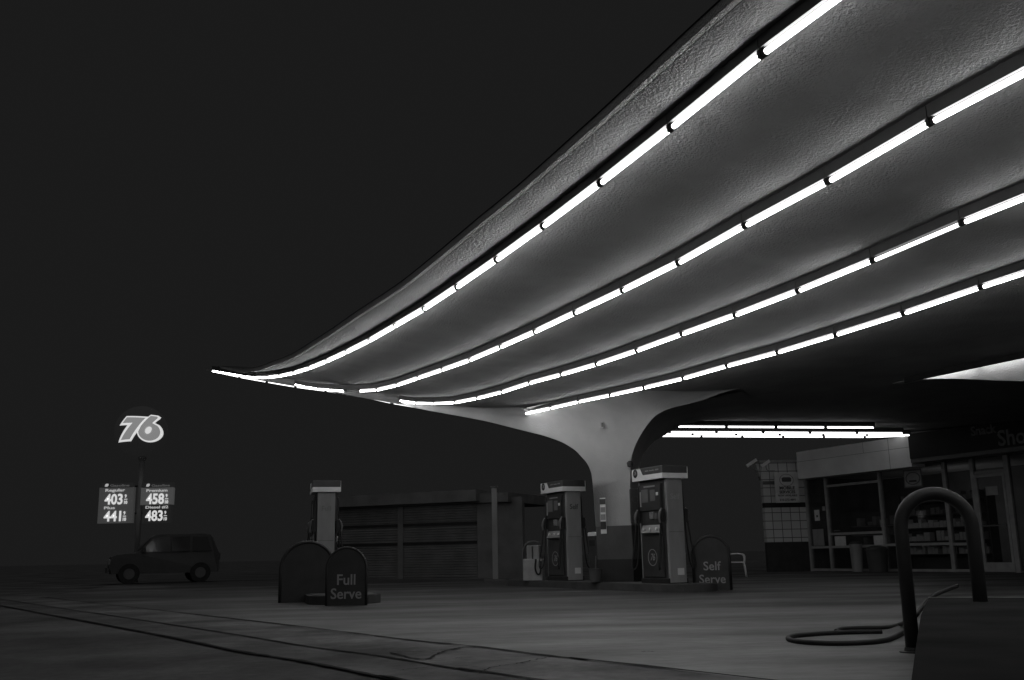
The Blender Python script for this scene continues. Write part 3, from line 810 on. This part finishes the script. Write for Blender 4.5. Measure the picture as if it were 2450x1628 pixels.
# ------------------------------------------------------------------ shop
SO = V((10.3, 36.0, 0)); NS = -E2
def fk(px, py):
    p = at_plane(px, py, SO, NS); return ((p-SO).dot(E1), p.z)
shop = thing('snack_shop', 'low glass fronted snack shop with a pale fascia and dark sign panel, at right', 'shop', (SO.x, SO.y, 0), ANG)
def fk2(px, py):
    p = at_plane(px, py, SO+NS*.55, NS); return ((p-SO).dot(E1), p.z)
k_l, z_lb = fk2(1910, 1147); _, z_lt = fk2(1905, 1081); k_r, z_rb = fk2(2182, 1117); _, z_rt = fk2(2176, 1044)
zb = (z_lb+z_rb)/2; zt_ = (z_lt+z_rt)/2; KE = 14.5
print('SHOP', k_l, k_r, z_lb, z_rb, z_lt, z_rt, [round(fk(x, 1250)[0], 2) for x in (1934, 1984, 2115, 2272, 2345, 2425)])
zb2 = (fk(2450, 1080)[1]+fk(2183, 1106)[1])/2
MB().box(k_l, k_r, -.55, 0, zb, zt_).build('fascia', M['fasciawhite'], shop)
MB().box(k_l+.02, k_r, -.552, -.546, (zb+zt_)/2+.12, (zb+zt_)/2+.13).build('fascia_joint', M['midgrey'], shop)
for kk in (.62, .83): MB().box(k_l+(k_r-k_l)*kk, k_l+(k_r-k_l)*kk+.012, -.553, -.546, zb if kk > .7 else (zb+zt_)/2+.13, zt_ if kk > .7 else zt_).build('fascia_joint', M['midgrey'], shop)
sp = MB().box(k_r+.004, KE, -.60, 0, zb2+.06, 4.14).build('sign_panel', M['fasciadark'], shop)
MB().box(k_r+.004, KE, -.58, -.06, zb2-.06, zb2+.057).build('panel_trim', M['midgrey'], shop)
def shoptext(s_, px, py, size):
    k, z = fk(px, py); p = at_plane(px, py, SO+NS*.62, NS); k = (p-SO).dot(E1)
    return text('word', s_, size, (k, -.61, p.z), FRONT, M['letterdim'], shop, ext=.02, off=.02)
shoptext('Snack', 2352, 1030, .36); shoptext('Shop', 2432, 1046, .60)
# posts and rails of the glazed front
POSTS = [(1936, .10), (1984, .10), (2115, .10), (2273, .13), (2342, .13), (2426, .15)]
kp = [fk(x, 1250)[0] for x, w_ in POSTS]
for (x, w_), k in zip(POSTS, kp):
    top = zb if k < k_r else zb2-.06
    MB().box(k-w_/2, k+w_/2, -.06, .06, 0, top-.003).build('mullion', M['trim'], shop)
def rail(k0, k1, z, h=.08, m='trim'): return MB().box(k0, k1, -.045, .045, z-h/2, z+h/2).build('rail', M[m], shop)
kp_ = kp
def bay(i, zs_):
    for z in zs_: rail(kp[i]+POSTS[i][1]/2, kp[i+1]-POSTS[i+1][1]/2, z)
zt1 = fk(2050, 1157)[1]; zs1 = fk(2050, 1276)[1]; zl = fk(1958, 1310)[1]
bay(0, [zl, .05]); bay(1, [zt1, zs1, zl, .05]); bay(2, [fk(2230, 1302)[1], .05]); bay(3, [fk(2300, 1302)[1], .05])
zd = fk(2380, 1128)[1]; bay(4, [zd])
for i in range(5):
    top = (zb if kp[i+1] < k_r else zb2-.06)
    MB().box(kp[i]+.06, kp[i+1]-.06, -.008, .004, .06, top-.01).build('window', M['glass'], shop)
MB().box(kp[5]+.08, KE, -.008, .004, .06, zb2-.07).build('window', M['glass'], shop)
# the shop door with its own stiles and push bar
d0, d1 = kp[4]+.07, kp[5]-.08
dr = MB(); dr.box(d0, d0+.08, -.07, -.02, .02, zd-.05).box(d1-.08, d1, -.07, -.02, .02, zd-.05).box(d0+.08, d1-.08, -.07, -.02, zd-.14, zd-.05).box(d0+.08, d1-.08, -.07, -.02, .02, .28)
dr = dr.build('door', M['trim'], shop); MB().box(d0+.10, d1-.10, -.12, -.075, 1.28, 1.32).build('push_bar', M['midgrey'], dr)
MB().box(d0+.35, d0+.75, -.075, -.071, 2.15, 2.40).build('notice', M['trim'], dr)
# white panels, papers and posters behind the glass
def paper(px0, py0, px1, py1, m='poster', y=.03, nm='poster'):
    p = at_plane(px0, py0, SO-NS*y, NS); q = at_plane(px1, py1, SO-NS*y, NS)
    k0, k1 = sorted(((p-SO).dot(E1), (q-SO).dot(E1)))
    return MB().box(k0, k1, y-.004, y+.004, min(p.z, q.z), max(p.z, q.z)).build(nm, M[m], shop)
paper(1997, 1284, 2025, 1309, 'poster', -.02, 'panel'); paper(2090, 1282, 2119, 1308, 'poster', -.02, 'panel')
paper(1948, 1221, 1962, 1246, 'poster', -.02); paper(1953, 1233, 1957, 1238, 'dark', -.026, 'picture'); paper(1944, 1267, 1973, 1306, 'lightgrey', -.02)
paper(1967, 1212, 1975, 1222, 'lightgrey', -.02); paper(2106, 1245, 2117, 1262, 'trim', -.02)
paper(1995, 1269, 2010, 1271, 'midgrey', -.02)
fb = paper(2160, 1126, 2208, 1165, 'midgrey', -.03, 'framed_sign'); paper(2163, 1129, 2205, 1162, 'trim', -.036, 'sign_face'); 
paper(2175, 1150, 2193, 1153, 'dark', -.042, 'stroke'); 
p_ = at_plane(2184, 1145, SO-NS*-.042, NS); k_ = (p_-SO).dot(E1)
MB().ring((k_, p_.z), .17, .20, -.048, -.04, 28, sx=1.5).build('emblem', M['midgrey'], shop)
# back wall, ceiling, floor and shelving of the interior
MB().box(.1, KE, 3.4, 3.5, 0, 3.2).build('back_wall', M['wall'], shop)
MB().box(.1, KE, .12, 3.4, 3.22, 3.28).build('ceiling', M['fasciawhite'], shop)
MB().box(-.0, .12, .1, 3.5, 0, zt_-.4).build('side_wall', M['wall'], shop)
MB().box(k_l+.3, KE, .1, 3.6, zt_-.12, zt_-.04).build('roof', M['roof'], shop)
random.seed(11)
rk = MB(); goods = []
for z in (.5, .9, 1.3, 1.7, 2.1): rk.box(kp[2]+.25, kp[4]-.1, .5, .85, z, z+.03)
rk.box(kp[2]+.2, kp[2]+.25, .5, .85, 0, 2.4).box(kp[4]-.1, kp[4]-.05, .5, .85, 0, 2.4).box(kp[2]+.25, kp[4]-.1, .85, .88, 0, 2.4)
rk.build('shelf_rack', M['midgrey'], shop)
for z in (.53, .93, 1.33, 1.73, 2.13):
    g_ = MB(); x = kp[2]+.28
    while x < kp[4]-.35:
        w_ = random.uniform(.08, .22); h = random.uniform(.12, .30)
        if random.random() < .8: g_.box(x, x+w_, .53, .75, z, z+h)
        x += w_+.02
    tag(g_.build('goods', M[random.choice(['lightgrey', 'trim', 'fasciawhite'])], shop), kind='stuff')
g_ = MB()
for k in range(16):
    x = kp[1]+.15+random.random()*(kp[2]-kp[1]-.5); z = random.choice([.9, 1.2, 1.5]); g_.box(x, x+.12+.1*random.random(), .9+random.random()*.2, 1.3, z, z+.1+.2*random.random())
for z in (.88, 1.18, 1.48): g_.box(kp[1]+.1, kp[2]-.1, .85, 1.4, z-.02, z)
tag(g_.build('goods', M['trim'], shop), kind='stuff')

M['fill_glow'] = mat('fill_glow', .8, emit=.7)  # added glow to brighten the shop interior
MB().box(kp[2]+.6, 5.8, .93, 1.0, 1.2, 2.1).build('fill_box', M['fill_glow'], shop)  # made-up light box, unseen behind the shelf rack
# tiled end wall with its sign
tw = thing('tiled_wall', 'white tiled wall with a dark band, left of the shop front', 'wall', (SO.x+.05, SO.y-.03, 0), math.atan2(.10, 1))
TL = -(1933-1826)*35.6/FPX; zT = at_y(1880, 1106, 35.8).z; zB = at_y(1880, 1297, 35.8).z; zs0 = at_y(1880, 1211.5, 35.8).z; zs1_ = at_y(1880, 1204, 35.8).z
MB().box(TL, 0, 0, .25, zB, zT).build('tiles', M['tile'], tw)
MB().box(TL+.0, 0, .02, .24, 0, zB-.003).build('dark_base', M['dark'], tw)
MB().box(TL-.004, .001, -.012, .2, zs0-.04, zs1_+.02).build('dark_band', M['fasciadark'], tw)
MB().box(TL-.10, .02, -.06, .26, zT+.003, zT+.07).build('coping', M['trim'], tw)
MB().prism([(TL-.20, zT-.02), (TL-.003, zT+.0), (TL-.003, zT-.75), (TL-.06, zT-.55)], .02, .22, 'xz').build('corbel', M['tile'], tw)
MB().box(TL+.0, TL+.52, -.02, .01, zT-.78, zT-.66).build('conduit_tray', M['midgrey'], tw)
sg = thing('wall_sign', 'white sign reading Mobile Services fixed on the tiled wall', 'sign', (0, 0, 0))
c_ = at_y(1882.5, 1167, 35.62); sg.location = c_; sg.rotation_euler = (0, 0, math.atan2(.10, 1))
sw, sh = 58*35.6/FPX, 71*35.6/FPX
MB().rbox(-sw/2, sw/2, -.02, .02, -sh/2, sh/2, .006).build('board', M['poster'], sg)
text('word', 'MOBILE', .15, (0, -.024, -.02), FRONT, M['ink'], sg, sx=1.1, off=.03)
text('word', 'SERVICES', .14, (0, -.024, -.16), FRONT, M['ink'], sg, sx=1.0, off=.03)
text('word', 'NOW AVAILABLE', .09, (0, -.024, -.28), FRONT, M['ink'], sg, sx=1.0, off=.02)
text('word', '310-273-4891', .10, (0, -.024, -.43), FRONT, M['ink'], sg, sx=1.05, off=.02)
MB().ring((0, .26), .20, .212, -.025, -.018, 30, sx=1.2).build('emblem_ring', M['ink'], sg)
MB().prism([(-.15, .20), (.15, .20), (.17, .24), (.17, .33), (.12, .36), (-.12, .36), (-.17, .33), (-.17, .24)], -.026, -.018).build('emblem', M['column_grey'], sg)

# security cameras on the tiled wall
def seccam(label, px, py, y, tilt, L=.42):
    p = at_y(px, py, y); t = thing('security_camera', label, 'camera', p, 0, 'security cameras above the tiled wall')
    b = MB(); a_ = R(tilt); d = V((math.cos(a_), 0, math.sin(a_)))
    b.box(-L/2, L/2, -.06, .06, -.05, .05, lambda q: d*q.x+V((0, 1, 0))*q.y+V((-d.z, 0, d.x))*q.z); b.build('housing', M['fasciawhite'], t)
    MB().tube(smooth_path([(.02, 0, -.06), (.04, 0, -.20), (.14, .03, -.24), (.34, .08, -.24)], 5), .02, 8).build('bracket', M['trim'], t, smooth=True)
seccam('white security camera tilted on a bracket left of the tiled wall', 1798, 1108, 35.3, 32)
seccam('grey security camera on top of the tiled wall', 1831, 1110, 35.6, 32, .36)

# bins in front of the shop
def shopbin(label, px, py, r, h, m):
    p = at_plane(px, py-40, SO+NS*(r+.25), NS); t = thing('litter_bin', label, 'waste bin', (p.x, p.y, 0), 0, 'bins in front of the shop')
    MB().lathe([(r*.82, 0), (r*.84, .02), (r, h*.92), (r*1.06, h*.93), (r*1.06, h), (r*.9, h)], 20).build('body', M[m], t, smooth=False)
    MB().lathe([(r*.95, h-.005), (r*.9, h+.05), (r*.4, h+.10)], 20).build('lid', M['dark'], t)
shopbin('pale round litter bin in front of the shop window', 2049, 1367, .20, .88, 'lightgrey')
shopbin('large dark bin to the right of the pale litter bin', 2098, 1366, .33, .72, 'column_grey')

# low garage wall behind the pumps
LG = thing('garage', 'low ribbed garage building with a flat pale fascia behind the pumps', 'building', (0, 0, 0))
g0 = at_y(800, 1400, 37.0); g1 = at_y(1163, 1400, 34.5); gd = (V((g1.x, g1.y, 0))-V((g0.x, g0.y, 0))); GL = gd.length
LG.location = (g0.x, g0.y, 0); LG.rotation_euler = (0, 0, math.atan2(gd.y, gd.x))
ztop = at_y(1100, 1176, 34.9).z; zf = at_y(1100, 1203, 34.9).z
MB().box(-.3, GL-.1, -.5, 4, zf, ztop).build('fascia', M['wall'], LG)
MB().box(-.3, GL+.95, -.2, 4, zf-.05, ztop-.12).build('roof', M['wall'], LG)
wl = MB(); 
nb = int((zf-.1)/.085)
for k in range(nb):
    z = .05+k*.085; wl.prism([(-.0, z), (-.035, z+.02), (-.035, z+.065), (0, z+.085)], 0, GL*.95, 'yz')
wl.box(0, GL*.95, 0, .2, 0, zf)
wl.build('ribbed_wall', M['wall'], LG)
for x in (.35*GL-.12, GL*.45): pass
for x0, x1 in ((.44*GL, .475*GL), (.955*GL, 1.05*GL)): MB().box(x0, x1, -.07, .15, 0, zf-.01).build('pilaster', M['wall'], LG)
for z in (at_y(1100, 1253, 34.9).z, at_y(1100, 1299, 34.9).z): MB().box(0, GL*.95, -.06, 0, z-.05, z+.05).build('dark_rail', M['black'], LG)
MB().box(1.06*GL, 1.22*GL, .1, .3, 0, zf+.12).build('side_wall', M['wall'], LG)
p = at_y(1186, 1400, 31.0)
t = thing('steel_post', 'tall thin pale post standing at the right end of the garage', 'post', (p.x, p.y, 0))
hh = at_y(1182, 1168, 31).z
MB().rbox(-.085, .085, -.085, .085, 0, hh, .01).build('shaft', M['lightgrey'], t); MB().box(-.35, .35, -.16, .16, 0, .06).build('foot_plate', M['midgrey'], t); MB().box(-.11, .11, -.11, .11, hh+.002, hh+.05).build('cap', M['midgrey'], t)

# ------------------------------------------------------------------ lit price sign
YS = 40.0; KS = YS/FPX
def sxz(px, py): p = at_y(px, py, YS); return p.x, p.z
sx0, sz0 = sxz(328, 1312)
sign = thing('price_sign', 'tall roadside price sign with a ball on top and two lit price boards', 'sign', (sx0, YS, 0))
def L(px, py): a_, b_ = sxz(px, py); return a_-sx0, b_
ptop = L(335, 1098)[1]
MB().tube([(0, 0, 0), (0, 0, ptop)], .10, 14).build('pole', M['lightgrey'], sign, smooth=True)
MB().lathe([(.10, ptop-.1), (.16, ptop), (.16, ptop+.06), (.05, ptop+.10)], 14).build('pole_cap', M['lightgrey'], sign)
bx, bz = L(338, 1033); RB = 61*KS
MB().tube([(0, 0, ptop+.1), (bx, 0, bz-RB)], .05, 10).build('neck', M['black'], sign)
bl = MB(); prof = [(max(.001, RB*math.sin(math.pi*k/24)), -RB*math.cos(math.pi*k/24)) for k in range(25)]
bl.lathe(prof, 40); ball = bl.build('ball', M['em_dark'], sign, smooth=True); ball.location = (bx, 0, bz)
# numerals: outlines traced, wrapped on to the ball
def zz(x, y): return ((x/4.611+200-338)*KS, -(y/4.611+960-1033)*KS)
def wrap(name, pts, lift, m, holes=None):
    me = bpy.data.meshes.new(name); bm = bmesh.new()
    vs = [bm.verts.new((x, 0, z)) for x, z in pts]; bm.faces.new(vs); bm.normal_update()
    bmesh.ops.triangulate(bm, faces=bm.faces)
    for _ in range(3): bmesh.ops.subdivide_edges(bm, edges=[e for e in bm.edges if e.calc_length() > .12], cuts=1, use_grid_fill=False); bmesh.ops.triangulate(bm, faces=[f for f in bm.faces if len(f.verts) > 3])
    r = RB+lift
    for v in bm.verts: v.co.y = -math.sqrt(max(.0, r*r-v.co.x**2-v.co.z**2))
    ex = bmesh.ops.extrude_face_region(bm, geom=list(bm.faces))
    for v in ex['geom']:
        if isinstance(v, bmesh.types.BMVert): v.co *= (1+.02)
    bmesh.ops.recalc_face_normals(bm, faces=bm.faces)
    bm.to_mesh(me); bm.free(); me.materials.append(M[m]); o = bpy.data.objects.new(name, me); COL.objects.link(o); o.parent = ball; return o
def ell(cx, cy, rx, ry, tilt, t0, t1, n=26):
    o = []
    for k in range(n+1):
        t = R(t0+(t1-t0)*k/n); x = rx*math.cos(t); y = ry*math.sin(t); c, s_ = math.cos(R(tilt)), math.sin(R(tilt)); o.append((cx+x*c-y*s_, cy+x*s_+y*c))
    return o
seven_o = [(558,198),(775,206),(792,222),(690,385),(628,470),(468,474),(590,299),(492,298)]
seven_i = [(570,214),(762,221),(676,362),(618,450),(512,454),(645,277),(530,276)]
def six(o):   # o = inset
    top = [(796+o*.3, 180+o), (850, 182+o), (873-o, 200+o*.4), (872-o, 222), (846-o*1.2, 272+o*.3)]
    e = ell(800, 366, 107-o, 112-o, 10, -52, 168, 30)
    return top+e+[(716+o*1.2, 300+o*.4)]
wrap('outline', [zz(*p) for p in seven_o], .01, 'em_76o'); wrap('outline', [zz(*p) for p in six(0)], .01, 'em_76o')
wrap('numeral', [zz(*p) for p in seven_i], .035, 'em_76'); wrap('numeral', [zz(*p) for p in six(15)], .04, 'em_76')
wrap('counter', [zz(*p) for p in ell(804, 355, 25, 40, 22, 0, 345, 24)], .07, 'em_76o')
# boards
def board(px0, py0, px1, py1, m, nm, y=0, par=None):
    x0, z1 = L(px0, py0); x1, z0 = L(px1, py1)
    return MB().box(x0, x1, y-.10, y+.10, z0, z1).build(nm, M[m], par or sign)
def Q(x, y): return (x/4.611+200, y/4.611+960)
def stext(s_, x, y, h, w_, m, par, dense=True):
    """lettering centred at zoom pixel x,y with cap height h and width w_ (zoom pixels)"""
    lx, lz = L(*Q(x, y)); k = KS/4.611
    o = text('price' if s_[0].isdigit() else 'word', s_, h*k/.70, (lx, -.115, lz), FRONT, M[m], par, off=.025, ext=.004)
    xs = [v.co.x for v in o.data.vertices]; f = w_*k/(max(xs)-min(xs)); cx_ = (max(xs)+min(xs))/2
    for v in o.data.vertices: v.co.x = (v.co.x-cx_)*f
    ys = [v.co.y for v in o.data.vertices]; cy_ = (max(ys)+min(ys))/2
    for v in o.data.vertices: v.co.y -= cy_
    return o
pa = board(*Q(188, 958), *Q(545, 1345), 'em_dim2' if 0 else 'em_dim', 'price_board')
pb = board(*Q(212, 908), *Q(555, 954), 'em_dark', 'heading_board')
pc = board(*Q(645, 958), *Q(990, 1142), 'em_dim2', 'price_board')
pd = board(*Q(665, 905), *Q(1000, 954), 'em_dark', 'heading_board')
pe = board(*Q(665, 1146), *Q(965, 1345), 'em_dark', 'price_board')
for par, x0 in ((pb, 268), (pd, 722)):
    lx, lz = L(*Q(x0, 931)); MB().prism([(lx-.075, lz-.045), (lx-.03, lz-.06), (lx+.03, lz-.05), (lx+.07, lz), (lx+.06, lz+.055), (lx, lz+.06), (lx-.05, lz+.04)], -.118, -.10).build('emblem', M['em_word'], par)
stext('Gasoline', 412, 933, 24, 210, 'em_head', pb); stext('Gasoline', 862, 933, 24, 200, 'em_head', pd)
stext('Regular', 362, 990, 28, 215, 'em_word', pa); stext('Plus', 298, 1180, 27, 118, 'em_word', pa)
stext('Premium', 820, 988, 28, 230, 'em_word', pc); stext('Diesel #2', 820, 1173, 28, 248, 'em_word', pe)
stext('403', 344, 1085, 108, 196, 'em_bright', pa); stext('441', 330, 1271, 106, 188, 'em_bright', pa)
stext('458', 800, 1080, 108, 195, 'em_bright', pc); stext('483', 788, 1266, 108, 190, 'em_bright', pe)
for par, x, y in ((pa, 476, 1085), (pa, 462, 1271), (pc, 926, 1080), (pe, 912, 1266)):
    stext('9', x, y-34, 34, 20, 'em_bright', par); stext('10', x, y+34, 34, 34, 'em_bright', par)
    lx, lz = L(*Q(x, y)); MB().box(lx-.06, lx+.06, -.118, -.104, lz-.012, lz+.012).build('bar', M['em_bright'], par)
for z in (L(0, 1170)[1], L(0, 1235)[1]):
    MB().box(L(*Q(300, 0))[0], L(*Q(900, 0))[0], .101, .18, z-.03, z+.03).build('crossbar', M['black'], sign)

# ------------------------------------------------------------------ parked car, far left
def car():
    p = at_y(390, 1400, 38.0)
    t = thing('parked_car', 'dark car parked in the gloom beneath the price sign', 'car', (p.x, 38.0, 0), R(24))
    prof = [(-1.85, .36), (-1.92, .62), (-1.86, .96), (-1.70, 1.02), (-1.10, 1.08), (-.98, 1.13), (-.50, 1.66), (-.40, 1.72), (-.2, 1.74), (1.30, 1.76), (1.52, 1.72), (1.62, 1.62), (1.80, 1.15), (1.86, 1.02), (1.88, .50), (1.82, .36)]
    b = MB()
    hw = lambda z: .84 if z < 1.05 else .84-(z-1.05)*.24
    n = len(prof); q = len(b.v)
    for s_ in (-1, 1): b.v += [(x, s_*hw(z), z) for x, z in prof]
    b.f.append(tuple(range(q, q+n))); b.f.append(tuple(range(q+2*n-1, q+n-1, -1)))
    for i in range(n): j = (i+1) % n; b.f.append((q+i, q+n+i, q+n+j, q+j))
    body = b.build('body', M['carpaint'], t)
    for s_ in (-1, 1):
        for pts in ([(-.86, 1.12), (-.45, 1.62), (.10, 1.65), (.10, 1.12)], [(.17, 1.12), (.17, 1.65), (.80, 1.66), (.80, 1.12)], [(.90, 1.12), (.90, 1.66), (1.42, 1.64), (1.58, 1.13)]):
            w_ = MB(); w_.face([(x, s_*(hw(z)+.006), z) for x, z in pts]); w_.build('side_window', M['carglass'], t)
    ws = MB(); ws.face([(-.95, -.72, 1.165), (-.95, .72, 1.165), (-.52, .66, 1.635), (-.52, -.66, 1.635)])
    for i, v in enumerate(ws.v): ws.v[i] = (v[0]-.015, v[1], v[2]+.012)
    ws.build('windscreen', M['carglass'], t)
    for x in (-1.25, 1.20):
        for s_ in (-1, 1):
            y0, y1 = sorted((s_*.72, s_*.90)); w_ = MB().ring((x, .36), .19, .36, y0, y1, 24).build('wheel', M['black'], t)
            MB().ring((x, .36), .0, .19, *sorted((s_*.74, s_*.885)), 16).build('rim', M['midgrey'], w_)
    for s_ in (-1, 1): MB().box(-1.95, -1.87, *sorted((s_*.5, s_*.8)), .70, .88).build('headlight', M['lightgrey'], t); MB().box(1.84, 1.90, *sorted((s_*.62, s_*.8)), .80, 1.05).build('tail_light', M['column_grey'], t)
    MB().box(-1.99, -1.90, -.8, .8, .40, .58).build('bumper', M['column_grey'], t)
    for s_ in (-1, 1): MB().box(-.85, -.72, *sorted((s_*.80, s_*1.0)), 1.10, 1.26).build('wing_mirror', M['dark'], t)
car()
# lay the coordinates of copied things out
bpy.context.view_layer.update()
